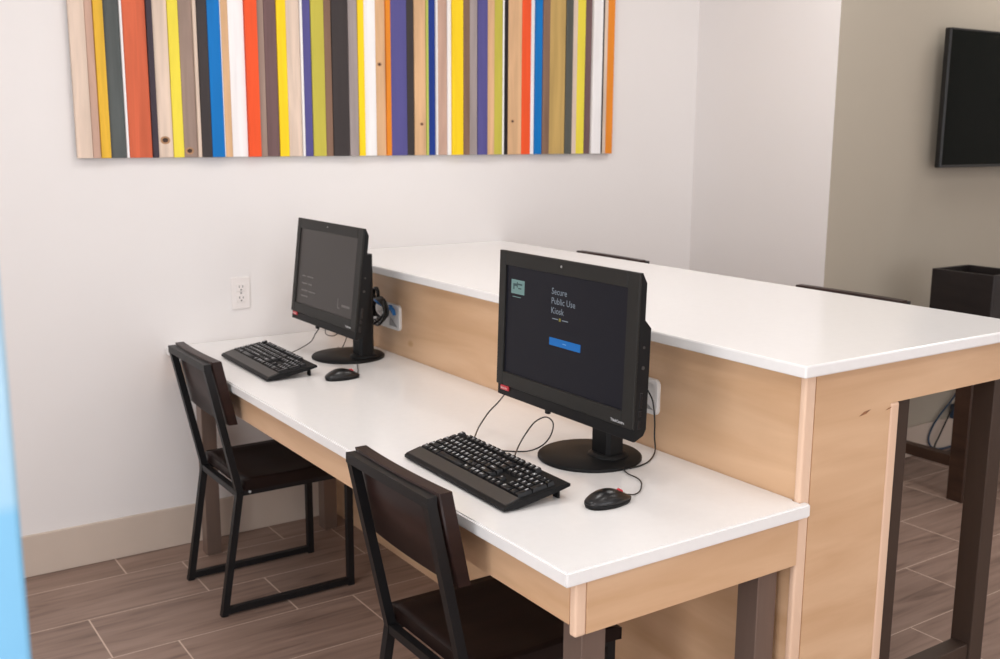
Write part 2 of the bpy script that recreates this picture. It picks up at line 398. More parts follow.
for x, z, w_, h_ in ((0.818, 0.903, 0.020, 0.0035), (0.9, 0.901, 0.012, 0.0018)):      # short dark grain flecks
    ep.quad([(x-w_, -2.2957, z-h_*1.6), (x+w_*0.2, -2.2957, z-h_*0.8), (x+w_, -2.2957, z+h_*1.6), (x-w_*0.2, -2.2957, z+h_*0.8)])
ep.build('end_panel', [M_maple, M_fleck], ctr)
MB().box(CX1-0.034, CX1-0.014, -2.272, -0.002, AP, ZU, 0.001, 1).build('apron', M_maple, ctr)
for y in (-2.25, -0.15):
    for x in (0.985, 1.386):
        MB().box(x, x+0.057-0.034*(x > 1.3)*0, y, y+0.057, 0.0, AP+0.05, 0.0015, 1).build('leg', M_legd, ctr)
    MB().box(1.042, 1.386, y+0.006, y+0.051, 0.137, 0.184, 0.0015, 1).build('foot_rail', M_legd, ctr)

# ------------------------------------------------------------------ chairs and stools
def make_chair(name, label, cat, loc, rotz, seat_h, back_h, group, wood_h=0.195, depth=0.435, w=0.34):
    t = thing(name, label, cat, loc, rotz, group)
    r = 0.0105; hw = w/2
    kz = seat_h-0.045
    dz = back_h-kz; kx = 0.065; tx = kx-0.21*dz
    for s in (-1, 1):
        y = s*hw
        MB().tube([(0, y, 0.0), (0.004, y, 0.02), (kx, y, kz)], r, square=True, up=(0, 1, 0)).build('leg', M_blackm, t)
        MB().tube([(depth, y, 0.0), (depth, y, kz+0.01)], r, square=True, up=(0, 1, 0)).build('leg', M_blackm, t)
        MB().tube([(kx, y, kz), (tx, y, back_h)], r, square=True, up=(0, 1, 0)).build('upright', M_blackm, t)
        MB().tube([(0.012, y, 0.016), (depth-0.01, y, 0.016)], r*0.95, square=True, up=(0, 1, 0)).build('runner', M_blackm, t)
        MB().tube([(kx+0.008, y, kz), (depth-0.01, y, kz)], r*0.95, square=True, up=(0, 1, 0)).build('seat_rail', M_blackm, t)
        MB().lathe([(0.0045, -0.001), (0.0045, 0.002), (0.003, 0.003)], (0, 0, 0), 12).build('screw', M_silver, t).matrix_local = \
            Matrix.Translation((kx+0.03, s*(hw+0.0115), kz+0.001)) @ Matrix.Rotation(-s*PI/2, 4, 'X')
    MB().tube([(kx, -hw+r, kz-0.004), (kx, hw-r, kz-0.004)], r*0.95, square=True, up=(0, 0, 1)).build('cross_rail', M_blackm, t)
    MB().tube([(depth-0.03, -hw+r, kz), (depth-0.03, hw-r, kz)], r*0.95, square=True, up=(0, 0, 1)).build('cross_rail', M_blackm, t)
    MB().tube([(tx+0.001, -hw-r-0.0008, back_h), (tx+0.001, hw+r+0.0008, back_h)], r*1.05, square=True, up=(0, 0, 1)).build('top_rail', M_blackm, t)
    if seat_h > 0.6:
        for x in (0.03, depth):
            MB().tube([(x, -hw+r, 0.2), (x, hw-r, 0.2)], r*0.95, square=True, up=(0, 0, 1)).build('foot_rail', M_blackm, t)
    # saddle seat
    b = MB(); nx, ny = 14, 14; sw = hw+0.022; x0, x1 = kx+0.012, depth+0.018
    top = []; bot = []
    for i in range(nx+1):
        a = i/nx; rt = []; rb = []
        for j in range(ny+1):
            c = -1+2*j/ny
            x = x0+(x1-x0)*a; y = c*sw
            z = seat_h - 0.013*math.exp(-((a-0.38)/0.3)**2)*(1-abs(c)**3) - 0.010*max(0, (a-0.75)/0.25)**2
            if j in (0, ny) or i in (0, nx): z -= 0.003
            rt.append(b.bm.verts.new((x, y, z))); rb.append(b.bm.verts.new((x, y, seat_h-0.036-0.004*max(0, (a-0.75)/0.25)**2)))
        top.append(rt); bot.append(rb)
    for i in range(nx):
        for j in range(ny):
            f = b.bm.faces.new((top[i][j], top[i+1][j], top[i+1][j+1], top[i][j+1])); f.smooth = True
            b.bm.faces.new((bot[i][j], bot[i][j+1], bot[i+1][j+1], bot[i+1][j]))
    for i in range(nx):
        b.bm.faces.new((top[i][0], bot[i][0], bot[i+1][0], top[i+1][0])); b.bm.faces.new((top[i][ny], top[i+1][ny], bot[i+1][ny], bot[i][ny]))
    for j in range(ny):
        b.bm.faces.new((top[0][j], top[0][j+1], bot[0][j+1], bot[0][j])); b.bm.faces.new((top[nx][j], bot[nx][j], bot[nx][j+1], top[nx][j+1]))
    b.build('seat', M_espseat, t)
    # curved back board in front of the uprights
    b = MB(); n = 16; th = 0.027; bw = hw+0.017
    z0, z1 = back_h-wood_h+0.012, back_h+0.017
    rings = []
    for j in range(n+1):
        c = -1+2*j/n; y = c*bw
        off = 0.0115+0.007*c*c
        ring = []
        for (zz, dd) in ((z0, 0), (z1, 0), (z1, th), (z0, th)):
            xx = kx-0.21*(zz-kz)+off+dd
            ring.append(b.bm.verts.new((xx, y, zz)))
        rings.append(ring)
    b.bm.faces.new(rings[0]); b.bm.faces.new(rings[-1][::-1])
    for p, q in zip(rings, rings[1:]):
        for j in range(4):
            f = b.bm.faces.new((p[j], q[j], q[(j+1) % 4], p[(j+1) % 4])); f.smooth = j in (0, 2)
    es = [e for e in b.bm.edges if len(e.link_faces) == 2 and e.calc_face_angle(0) > 0.9]
    bmesh.ops.bevel(b.bm, geom=es, offset=0.0025, segments=2, affect='EDGES')
    b.build('backrest', M_espresso, t)
    return t
make_chair('chair', 'dark wood and black metal chair at the desk end next to the wall', 'chair', (-0.053, -0.490, 0), 0, 0.437, 0.797, 'desk chairs', w=0.326)
make_chair('chair', 'dark wood and black metal chair in front of the nearest keyboard, foreground', 'chair', (-0.082, -1.855, 0), 0, 0.437, 0.801, 'desk chairs', w=0.326)
make_chair('counter_stool', 'dark stool back barely showing over the counter, nearest the white wall', 'stool', (1.555, -0.568, 0), PI, 0.66, 1.010, 'counter stools', w=0.345)
make_chair('counter_stool', 'dark stool back showing over the counter, in front of the taupe wall', 'stool', (1.555, -1.677, 0), PI, 0.66, 1.010, 'counter stools', w=0.345)

# ------------------------------------------------------------------ all-in-one computers
def make_pc(label, base, mon, tilt, near, ny):
    t = thing('desktop_computer', label, 'computer', base, 0, 'all-in-one computers')
    MB().lathe([(0.121, 0.0), (0.1225, 0.002), (0.1225, 0.006), (0.119, 0.009), (0.05, 0.0125), (0.001, 0.013)], n=72).build('stand_base', M_plastic, t)
    mc = Vector(mon)-Vector(base)
    nb = MB()
    xb = 0.020
    w0, w1 = 0.033, 0.026
    z1 = mc.z+0.07
    # neck: rounded column
    nb.prism([(xb+a, ny+b) for a, b in ((-0.022, -w0+0.008), (-0.014, -w0), (0.022, -w0), (0.032, -w0+0.012), (0.032, w0-0.012), (0.022, w0), (-0.014, w0), (-0.022, w0-0.008))], 'z', 0.010, z1)
    nb.build('stand_neck', M_plastic, t)
    MB().lathe([(0.048, 0.0), (0.046, 0.006), (0.036, 0.011)], (xb+0.005, ny, 0.0095), 32).build('neck_collar', M_plastic, t)
    # the head is modelled upright (x = depth to the back, y = left of the screen, z up) and tilted
    T = Matrix.Translation(mc) @ Matrix.Rotation(tilt, 4, 'Y')
    W, Hh = 0.2485, 0.1735
    def add(mb, name, mats, par=None, lab=None):
        o = mb.build(name, mats, par or t)
        if par is None: o.matrix_local = T
        if lab: o['label'] = lab
        return o
    prof = [(0.006, Hh), (0.008, Hh), (0.020, Hh-0.021), (0.020, 0.078), (0.037, 0.060), (0.037, -0.150), (0.030, -0.163), (0.008, -Hh), (0.006, -Hh)]
    body = MB().prism(prof, 'y', -W, W)
    body.box(0.03, 0.062, -0.12, 0.12, -0.10, 0.10, 0.01)
    body = add(body, 'housing', M_plastic)
    bz = MB(); SX0, SX1, SZ0, SZ1 = -0.2235, 0.2125, -0.1150, 0.1400     # u along the viewer's right (= -y)
    bz.box(0, 0.007, SX0*-1, W, -0.148, Hh, 0.0015, 1)                    # left frame
    bz.box(0, 0.007, -W, -SX1, -0.148, Hh, 0.0015, 1)
    bz.box(0, 0.007, -SX1, -SX0, SZ1, Hh, 0.0015, 1)
    bz.box(0, 0.007, -SX1, -SX0, -0.148, SZ0, 0.0015, 1)
    add(bz, 'bezel', M_bezel)
    add(MB().box(0.0035, 0.0075, -W, W-0.005, -Hh, -0.148, 0.001, 1), 'chin', M_plastic)
    # screen with its picture
    sc = MB(); P = lambda u, v, d=0.0: (0.0055-d, -u, v)
    R_, U_ = (0, -1, 0), (0, 0, 1)
    def rect(u0, v0, u1, v1, d): sc.quad([P(u0, v0, d), P(u1, v0, d), P(u1, v1, d), P(u0, v1, d)])
    sc.mi = 0; rect(SX0-0.003, SZ0-0.003, SX1+0.003, SZ1+0.003, 0)
    if near:
        mats = [M_scr, M_txt, M_teal, M_teald, M_yel, M_btn, M_btnt]
        sc.mi = 1
        for v, s in ((0.094, 'Secure'), (0.0725, 'Public Use'), (0.051, 'Kiosk')): sc.text(s, 0.0205, P(-0.047, v, 0.0003), R_, U_)
        rect(-0.041, 0.0385, -0.020, 0.0405, 0.0003); rect(-0.006, 0.0385, 0.016, 0.0405, 0.0003)
        sc.mi = 4; rect(-0.017, 0.036, -0.010, 0.043, 0.0003)
        sc.mi = 2; rect(-0.204, 0.076, -0.151, 0.109, 0.0003); rect(-0.198, 0.068, -0.165, 0.0695, 0.0003)
        sc.mi = 3
        for (a, b_, c, d) in ((-0.196, 0.094, -0.182, 0.100), (-0.196, 0.086, -0.191, 0.094), (-0.178, 0.097, -0.160, 0.101), (-0.176, 0.088, -0.163, 0.091), (-0.182, 0.091, -0.178, 0.104)): rect(a, b_, c, d, 0.0006)
        sc.mi = 5; rect(-0.049, -0.021, 0.063, -0.0035, 0.0003)
        sc.mi = 6; rect(0.000, -0.013, 0.013, -0.0115, 0.0006)
    else:
        mats = [M_scrf, M_txtd, M_silver]
        sc.mi = 1
        for v, ws in ((-0.022, (0.03, 0.05)), (-0.047, (0.045, 0.03)), (-0.071, (0.05, 0.055)), (-0.090, (0.055,))):
            u = -0.187
            for w_ in ws: rect(u, v, u+w_, v+0.005, 0.0003); u += w_+0.008
        sc.mi = 1; rect(0.100, -0.094, 0.105, -0.062, 0.0003); rect(0.105, -0.094, 0.118, -0.089, 0.0003)
        sc.mi = 1; rect(0.130, -0.085, 0.188, -0.077, 0.0003)
    o = sc.build('screen', mats, t, recalc=False); o.matrix_local = T; o['label'] = 'dark lit screen with short text' if near else 'grey screen with room reflection painted in'
    b = MB().box(-0.001, 0.003, 0.196, 0.229, -0.1595, -0.1485, 0.001, 1)
    b.mi = 1; b.text('lenovo', 0.0095, (-0.0012, 0.2265, -0.1565), R_, U_)
    add(b, 'badge', [M_red, M_white], None, 'small red badge')
    b = MB(); b.text('ThinkCentre', 0.0082, (-0.0004, -0.180, -0.1415), R_, U_, bold=0.03); b.mi = 0
    add(b, 'name_plate', [M_silver], None, 'silver lettering')
    cm = MB(); cm.prism([(0.003*math.cos(a*PI/6)+0.008, 0.003*math.sin(a*PI/6)+0.1585) for a in range(12)], 'x', -0.0008, 0.001)
    add(cm, 'webcam', M_grey)
    for z, rr in ((0.022, 0.003), (-0.020, 0.004)):
        bt = MB(); bt.prism([(0.020+rr*math.cos(a*PI/6), z+rr*math.sin(a*PI/6)) for a in range(12)], 'y', -W-0.0012, -W+0.001)
        add(bt, 'button', M_slot)
    for z0, z1_, x0, x1 in ((-0.105, -0.072, 0.016, 0.023), (-0.122, -0.110, 0.014, 0.022), (-0.148, -0.130, 0.013, 0.021)):
        add(MB().box(x0, x1, -W-0.0006, -W+0.001, z0, z1_, 0.0005, 1), 'port', M_black)
    add(MB().box(0.012, 0.022, 0.054, 0.066, -0.185, -0.168, 0.002), 'latch', M_plastic)
    # bracket from neck to housing
    zb = mc.z
    MB().box(mc.x+0.045, xb-0.005, ny-0.035, ny+0.045, zb-0.045, zb+0.045, 0.004).build('bracket', M_plastic, t)
    return t
make_pc('black all-in-one computer with dark screen reading Secure Public Use Kiosk', (0.452, -1.815, DH), (0.324, -1.864, 1.045), math.radians(1.6), True, -0.036)
make_pc('black all-in-one computer with greyish screen, nearer the back wall', (0.467, -0.497, DH), (0.380, -0.514, 1.0245), math.radians(6.7), False, -0.066)

# ------------------------------------------------------------------ keyboards
def make_keyboard(label, cx, cy, rotz, cable):
    # local: x right, y away from the typist, z up; turned so that away = +x of the room
    t = thing('keyboard', label, 'keyboard', (cx, cy, DH), rotz-PI/2, 'keyboards')
    W2 = 0.2155; y0, y1 = -0.081, 0.084
    def zt(y): return 0.016+(y-y0)*0.142
    prof = [(y0, 0.0035), (y0, 0.009), (y0+0.006, 0.0135), (-0.040, zt(-0.040)+0.001), (-0.038, zt(-0.038)-0.003), (0.078, zt(0.078)-0.003), (y1, zt(y1)-0.006), (y1, 0.0275), (0.05, 0.021), (-0.05, 0.0035)]
    c = MB().prism(prof, 'x', -W2, W2)
    es = [e for e in c.bm.edges if abs(e.verts[0].co.x-e.verts[1].co.x) < 1e-6]
    bmesh.ops.bevel(c.bm, geom=es, offset=0.002, segments=1, affect='EDGES')
    c.build('case', M_plastic, t)
    MB().hexa([(-W2+0.006, y0+0.006, 0.012), (W2-0.006, y0+0.006, 0.012), (W2-0.006, -0.041, zt(-0.041)-0.003), (-W2+0.006, -0.041, zt(-0.041)-0.003),
               (-W2+0.008, y0+0.008, 0.0148), (W2-0.008, y0+0.008, 0.0148), (W2-0.008, -0.043, zt(-0.043)+0.003), (-W2+0.008, -0.043, zt(-0.043)+0.003)]).build('palm_rest', M_palm, t)
    for s in (-1, 1):
        MB().box(s*0.19-0.009, s*0.19+0.009, 0.062, 0.068, 0.0, 0.024, 0.001).build('foot', M_plastic, t)
    u = 0.0183; X0 = -W2+0.005
    rows = []
    rows.append([('Esc', 0, 1)] + [('F%d' % (i+1), (2+i) if i < 4 else (2.5+i) if i < 8 else (3+i), 1) for i in range(12)] + [(k, 15.25+i, 1) for i, k in enumerate(('P', 'S', 'B'))])
    rows.append([(k, i, 1) for i, k in enumerate('`1234567890-=')] + [('<-', 13, 2)] + [(k, 15.25+i, 1) for i, k in enumerate(('In', 'Ho', 'Pu'))] + [(k, 18.5+i, 1) for i, k in enumerate('N/*-')])
    rows.append([('Tab', 0, 1.5)] + [(k, 1.5+i, 1) for i, k in enumerate('QWERTYUIOP[]')] + [('\\', 13.5, 1.5)] + [(k, 15.25+i, 1) for i, k in enumerate(('De', 'En', 'Pd'))] + [(k, 18.5+i, 1) for i, k in enumerate('789')] + [('+', 21.5, -1)])
    rows.append([('Caps', 0, 1.75)] + [(k, 1.75+i, 1) for i, k in enumerate("ASDFGHJKL;'")] + [('Enter', 12.75, 2.25)] + [(k, 18.5+i, 1) for i, k in enumerate('456')])
    rows.append([('Shift', 0, 2.25)] + [(k, 2.25+i, 1) for i, k in enumerate('ZXCVBNM,./')] + [('Shift', 12.25, 2.75)] + [('^', 16.25, 1)] + [(k, 18.5+i, 1) for i, k in enumerate('123')] + [('E', 21.5, -1)])
    rows.append([('Ctrl', 0, 1.5), ('Fn', 1.5, 1), ('Alt', 2.5, 1.5), ('', 4, 6), ('Alt', 10, 1.5), ('W', 11.5, 1), ('M', 12.5, 1), ('Ctrl', 13.5, 1.5), ('<', 15.25, 1), ('v', 16.25, 1), ('>', 17.25, 1), ('0', 18.5, 2), ('.', 20.5, 1)])
    sl = math.atan(0.142)
    for ri, row in enumerate(rows):
        yc = 0.067-ri*0.0187-(0.004 if ri else 0)
        for k, col, w in row:
            tall = w < 0
            w = abs(w); a0 = X0+col*u+0.0006; a1 = X0+(col+w)*u-0.0006
            b1 = yc+0.0088; b0 = yc-0.0088-(0.0187 if tall else 0)
            zb0, zb1 = zt(b0)-0.0035, zt(b1)-0.0035; h = 0.0085
            m = MB(); ins = 0.0024
            p = [(a0, b0, zb0), (a1, b0, zb0), (a1, b1, zb1), (a0, b1, zb1)]
            q = [(a0+ins, b0+ins*0.9, zt(b0)+h-0.004), (a1-ins, b0+ins*0.9, zt(b0)+h-0.004), (a1-ins, b1-ins*0.9, zt(b1)+h-0.0035), (a0+ins, b1-ins*0.9, zt(b1)+h-0.0035)]
            V = [m.bm.verts.new(v) for v in p+q]
            for f in ((3, 2, 1, 0), (0, 1, 5, 4), (1, 2, 6, 5), (2, 3, 7, 6), (3, 0, 4, 7)): m.bm.faces.new([V[i] for i in f])
            # dished top
            cxm = (a0+a1)/2
            lo = m.bm.verts.new((cxm, b0+ins*0.9, q[0][2]-0.0011)); hi = m.bm.verts.new((cxm, b1-ins*0.9, q[2][2]-0.0011))
            for f in ((V[4], lo, hi, V[7]), (lo, V[5], V[6], hi)): fc = m.bm.faces.new(f); fc.smooth = True
            m.bm.faces.ensure_lookup_table()
            if k:
                m.mi = 1
                s = 0.0105 if len(k) == 1 else 0.0068
                yy = b1-0.0112
                m.text(k, s, (a0+0.0042, yy, zt(yy)+h-0.0036), (1, 0, 0), (0, math.cos(sl), math.sin(sl)), 0.0004, bold=0.02)
            m.build('key', [M_key, M_legend], t, recalc=False)
    if cable:
        inv = Matrix.Rotation(-(rotz-PI/2), 4, 'Z')
        pts = [inv @ (Vector(p)-Vector((cx, cy, DH))) for p in cable]
        MB().tube(spline(pts), 0.0019, 8).build('cable', M_black, t)
    return t

# ---- pixel-free cable paths, in room coordinates
kb1 = make_keyboard('black full-size keyboard nearest the camera, before the kiosk screen', 0.158, -1.803, math.radians(-1.2),
    [(0.238, -1.618, 0.760), (0.266, -1.600, 0.762), (0.32, -1.540, 0.768), (0.372, -1.505, 0.79), (0.39, -1.53, 0.825), (0.385, -1.60, 0.89)])
kb2 = make_keyboard('black full-size keyboard nearer the back wall', 0.182, -0.488, math.radians(-1.2),
    [(0.252, -0.44, 0.757), (0.318, -0.378, 0.752), (0.385, -0.308, 0.750), (0.437, -0.262, 0.757), (0.455, -0.257, 0.78), (0.460, -0.285, 0.81), (0.44, -0.36, 0.87)])

# ------------------------------------------------------------------ mice
def make_mouse(label, cx, cy, rotz, cable):
    t = thing('mouse', label, 'mouse', (cx, cy, DH), rotz, 'computer mice')
    def outline(a): # a angle, front at +x
        c, s = math.cos(a), math.sin(a)
        x = 0.056*abs(c)**0.85*(1 if c > 0 else -1); y = 0.0295*abs(s)**0.8*(1 if s > 0 else -1)
        return x, y*(1-0.22*max(0, x/0.056))
    def shell(z0, hfun, n=40, k=9):
        b = MB(); rings = []
        for i in range(k+1):
            ph = i/k*PI/2; rr = math.cos(ph); zz = math.sin(ph)
            ring = []
            for j in range(n):
                x, y = outline(2*PI*j/n); x *= rr; y *= rr
                ring.append(b.bm.verts.new((x, y, z0+zz*hfun(x))))
            rings.append(ring)
        b.bm.faces.new(rings[0][::-1])
        for a, c in zip(rings, rings[1:]):
            for j in range(n):
                f = b.bm.faces.new((a[j], a[(j+1) % n], c[(j+1) % n], c[j])); f.smooth = True
        bmesh.ops.remove_doubles(b.bm, verts=b.bm.verts[:], dist=1e-5)
        return b
    hf = lambda x: 0.026-0.10*(x+0.012)**2*20*0.25-0.07*x
    shell(0.009, lambda x: 0.025-4.2*(x+0.012)**2).build('shell', M_black, t)
    b = MB(); n = 40
    A = [b.bm.verts.new((outline(2*PI*j/n)[0]*0.94, outline(2*PI*j/n)[1]*0.94, 0.0)) for j in range(n)]
    B = [b.bm.verts.new((outline(2*PI*j/n)[0], outline(2*PI*j/n)[1], 0.0092)) for j in range(n)]
    b.bm.faces.new(A[::-1]); b.bm.faces.new(B)
    for j in range(n): f = b.bm.faces.new((A[j], A[(j+1) % n], B[(j+1) % n], B[j])); f.smooth = True
    b.build('base', M_plastic, t)
    w = MB(); ang = [i*PI/10 for i in range(20)]
    w.prism([(0.027+0.0085*math.cos(a), 0.0200+0.0085*math.sin(a)) for a in ang], 'y', -0.0035, 0.0035)
    w.build('scroll_wheel', M_red, t)['label'] = 'red scroll wheel'
    if cable:
        inv = Matrix.Rotation(-rotz, 4, 'Z')
        pts = [inv @ (Vector(p)-Vector((cx, cy, DH))) for p in cable]
        MB().tube(spline(pts), 0.0015, 8).build('cable', M_black, t)
    return t
make_mouse('black mouse with red wheel in front of the kiosk computer stand', 0.283, -2.087, math.radians(-2),
    [(0.333, -2.089, 0.752), (0.360, -2.080, 0.744), (0.388, -2.066, 0.743), (0.423, -2.031, 0.743), (0.438, -2.0, 0.743), (0.440, -1.968, 0.743), (0.451, -1.938, 0.743)])
make_mouse('black mouse beside the keyboard nearer the back wall', 0.310, -0.780, math.radians(-4),
    [(0.360, -0.784, 0.752), (0.372, -0.760, 0.744), (0.398, -0.708, 0.743), (0.429, -0.642, 0.743), (0.436, -0.622, 0.743)])

# ------------------------------------------------------------------ power boxes in the counter's cabinet face
def make_power(label, yc, zc):
    t = thing('power_outlet', label, 'socket', (PNX, yc, zc), 0, 'recessed power boxes')
    w, h = 0.13, 0.044
    fr = MB(); d = 0.009; bwid = 0.011
    def rr(w_, h_, r, n=5):
        o = []
        for (sx, sz, a0) in ((1, 1, 0), (-1, 1, 90), (-1, -1, 180), (1, -1, 270)):
            for i in range(n+1):
                a = math.radians(a0+90*i/n); o.append((sx*(w_-r)+r*math.cos(a), sz*(h_-r)+r*math.sin(a)))
        return o
    O = rr(w, h, 0.014); I = rr(w-bwid, h-bwid, 0.008)
    vo = [[fr.bm.verts.new((x, y, z)) for (y, z) in L_] for (x, L_) in ((0.0, O), (-d*0.7, O), (-d, rr(w-0.002, h-0.002, 0.013)), (-d, I), (0.0, I))]
    n = len(O)
    for a, b in zip(vo, vo[1:]):
        for j in range(n): fr.bm.faces.new((a[j], a[(j+1) % n], b[(j+1) % n], b[j]))
    fr.build('frame', M_white, t)
    # slanting face inside the frame, deepest at the top, carrying sockets
    sl = MB().hexa([(-0.0005, -w+bwid, -h+bwid), (-0.0005, w-bwid, -h+bwid), (-0.0004, w-bwid, h-bwid), (-0.0004, -w+bwid, h-bwid),
                    (-0.008, -w+bwid, -h+bwid), (-0.008, w-bwid, -h+bwid), (-0.001, w-bwid, h-bwid), (-0.001, -w+bwid, h-bwid)])
    face = sl.build('socket_panel', M_white, t)
    tri = MB().prism([(-w+bwid+0.004, -h+bwid+0.001), (-w+bwid+0.062, -h+bwid+0.001), (-w+bwid+0.056, -h+bwid+0.030)], 'x', -0.0088, -0.0081)
    tri.build('flap', M_grey, t)['label'] = 'grey slanting flap'
    for y in (-0.03, 0.02, 0.07):
        s = MB().box(-0.0072, -0.004, y-0.014, y+0.014, -0.012, 0.014, 0.001, 1).build('socket_face', M_offw, face)
        q = MB()
        for dy in (-0.006, 0.006): q.box(-0.0076, -0.007, y+dy-0.001, y+dy+0.001, 0.0, 0.008)
        q.build('slot', M_slot, s)
    return t
make_power('white recessed power box behind the kiosk computer nearest the camera', -1.731, 0.868)
make_power('white recessed power box behind the computer nearer the back wall', -0.450, 0.868)

# near power lead: plug, drop, run under the stand
t = thing('power_cable', 'thin black lead dropping from the outlet behind the kiosk computer', 'cable', (0.60, -1.80, DH), 0)
def rel(pts, o): return [Vector(p)-Vector(o) for p in pts]
O_ = (0.60, -1.80, DH)
MB().tube(spline(rel([(0.617, -1.79, 0.902), (0.612, -1.821, 0.893), (0.610, -1.842, 0.878), (0.612, -1.853, 0.858), (0.616, -1.857, 0.814), (0.616, -1.858, 0.775), (0.601, -1.878, 0.746), (0.549, -1.918, 0.7425), (0.505, -1.936, 0.7425), (0.47, -1.938, 0.7425)], O_)), 0.0019, 8).build('lead', M_black, t)
MB().box(0.004, 0.0185, 0.0, 0.02, 0.155, 0.170, 0.003).build('plug', M_black, t)
# loop of lead lying in front of the kiosk computer's stand
t = thing('looped_cable', 'thin black cable looping beneath the kiosk computer screen', 'cable', (0.33, -1.72, DH))
O_ = (0.33, -1.72, DH)
MB().tube(spline(rel([(0.254, -1.789, 0.766), (0.304, -1.732, 0.766), (0.35, -1.695, 0.78), (0.395, -1.673, 0.80), (0.423, -1.68, 0.81), (0.427, -1.704, 0.80), (0.402, -1.729, 0.78), (0.377, -1.731, 0.76), (0.348, -1.719, 0.7475), (0.323, -1.692, 0.743), (0.286, -1.68, 0.748), (0.256, -1.684, 0.757)], O_)), 0.0018, 8).build('lead', M_black, t)
# far cables
t = thing('cable_bundle', 'coiled black cables bunched behind the computer nearer the back wall', 'cable', (0.585, -0.49, 0.90), 0)
c = MB()
for k in range(4):
    pts = []
    for i in range(25):
        a = 2*PI*i/24
        pts.append((-0.012+0.006*k, -0.012+(0.058-0.003*k)*math.cos(a)+0.006*math.sin(2*a+k), -0.016+(0.044-0.003*k)*math.sin(a)+0.005*k))
    c.tube(pts, 0.0045, 8)
for k in range(2):
    pts = [(0.0+0.006*k, 0.018+0.016*math.cos(2*PI*i/20), 0.042+0.022*math.sin(2*PI*i/20)) for i in range(21)]
    c.tube(pts, 0.0035, 8)
c.build('coil', M_black, t)
MB().tube(spline([(-0.05, 0.05, -0.075), (-0.03, 0.0, -0.062), (-0.012, -0.03, -0.04), (0.0, -0.042, -0.02)]), 0.004, 8).build('lead', M_black, t)
MB().lathe([(0.006, -0.004), (0.009, 0.0), (0.006, 0.004)], (-0.030, -0.034, -0.030), 16).build('cable_tie', M_silver, t)
t = thing('network_cable', 'bright blue network plug at the outlet behind the farther computer', 'cable', (0.60, -0.53, 0.895), 0)
MB().tube(spline([(-0.02, 0.06, 0.028), (-0.03, 0.03, 0.03), (-0.028, 0.01, 0.022), (-0.008, -0.004, 0.008), (0.004, -0.012, 0.002)]), 0.004, 8).build('lead', M_blue, t)
MB().hexa([(0.002, -0.036, -0.016), (0.014, -0.036, -0.016), (0.014, -0.010, 0.002), (0.002, -0.010, 0.002), (0.002, -0.030, 0.000), (0.014, -0.030, 0.000), (0.014, -0.004, 0.016), (0.002, -0.004, 0.016)]).build('plug', M_blue, t)
t = thing('loose_cable', 'thin black lead hanging under the screen nearer the back wall', 'cable', (0.42, -0.43, DH))
O_ = (0.42, -0.43, DH)
MB().tube(spline(rel([(0.46, -0.345, 0.845), (0.445, -0.37, 0.825), (0.42, -0.425, 0.811), (0.42, -0.488, 0.816), (0.43, -0.53, 0.84)], O_)), 0.0019, 8).build('lead', M_black, t)
MB().tube(spline(rel([(0.50, -0.44, 0.84), (0.51, -0.40, 0.79), (0.505, -0.37, 0.745), (0.50, -0.345, 0.7425)], O_)), 0.0016, 8).build('lead', M_black, t)

# ------------------------------------------------------------------ television on the taupe wall
tv = thing('television', 'flat black wall-mounted television on the taupe wall', 'television', (3.685, PY-0.03, 1.345))
TT = Matrix.Rotation(math.radians(0), 4, 'X')
MB().box(-0.53, 0.53, -0.044, -0.016, 0, 0.597, 0.004).build('housing', M_tvb, tv)
bz = MB()
bz.box(-0.53, -0.522, -0.0475, -0.043, 0, 0.597, 0.002, 1); bz.box(0.522, 0.53, -0.0475, -0.043, 0, 0.597, 0.002, 1)
bz.box(-0.522, 0.522, -0.0475, -0.043, 0.589, 0.597, 0.002, 1); bz.box(-0.522, 0.522, -0.0475, -0.043, 0, 0.012, 0.002, 1)
bz.build('bezel', M_tvb, tv)
MB().box(-0.522, 0.522, -0.0455, -0.043, 0.012, 0.589).build('screen', M_tv, tv)
MB().box(-0.22, 0.22, -0.016, 0.0295, 0.15, 0.45, 0.003).build('wall_bracket', M_blackm, tv)

# ------------------------------------------------------------------ console table, box, cables
con = thing('console_table', 'dark wood console table against the taupe wall under the television', 'table', (2.79, -0.83, 0))
MB().box(0.02, 1.35, -0.53, 0, 0.675, 0.710, 0.003).build('tabletop', M_console, con)
for x in (0.03, 1.25):
    for y in (-0.49, -0.095):
        MB().box(x, x+0.07, y, y+0.07, 0, 0.675, 0.002, 1).build('leg', M_console, con)
    MB().box(x+0.005, x+0.05, -0.42, -0.095, 0.140, 0.186, 0.002, 1).build('stretcher', M_console, con)
    MB().box(x+0.008, x+0.05, -0.42, -0.095, 0.60, 0.675, 0.002, 1).build('apron', M_console, con)
MB().box(0.10, 1.25, -0.485, -0.46, 0.60, 0.675, 0.002, 1).build('apron', M_console, con)
bxo = thing('storage_box', 'open-topped black box standing on the console table', 'box', (2.845, -1.083, 0.7105))
b = MB(); L_, D_, HH, th = 0.272, 0.25, 0.235, 0.014
b.box(0, D_, -L_, 0, 0, 0.014); b.box(0, th, -L_, 0, 0.014, HH, 0.002, 1); b.box(D_-th, D_, -L_, 0, 0.014, HH, 0.002, 1)
b.box(th, D_-th, -th, 0, 0.014, HH, 0.002, 1); b.box(th, D_-th, -L_, -L_+th, 0.014, HH, 0.002, 1)
b.build('body', M_box, bxo)
t = thing('hanging_cable', 'thin black cable hanging below the console table at the taupe wall', 'cable', (3.42, -0.84, 0), 0)
O_ = (3.42, -0.84, 0)
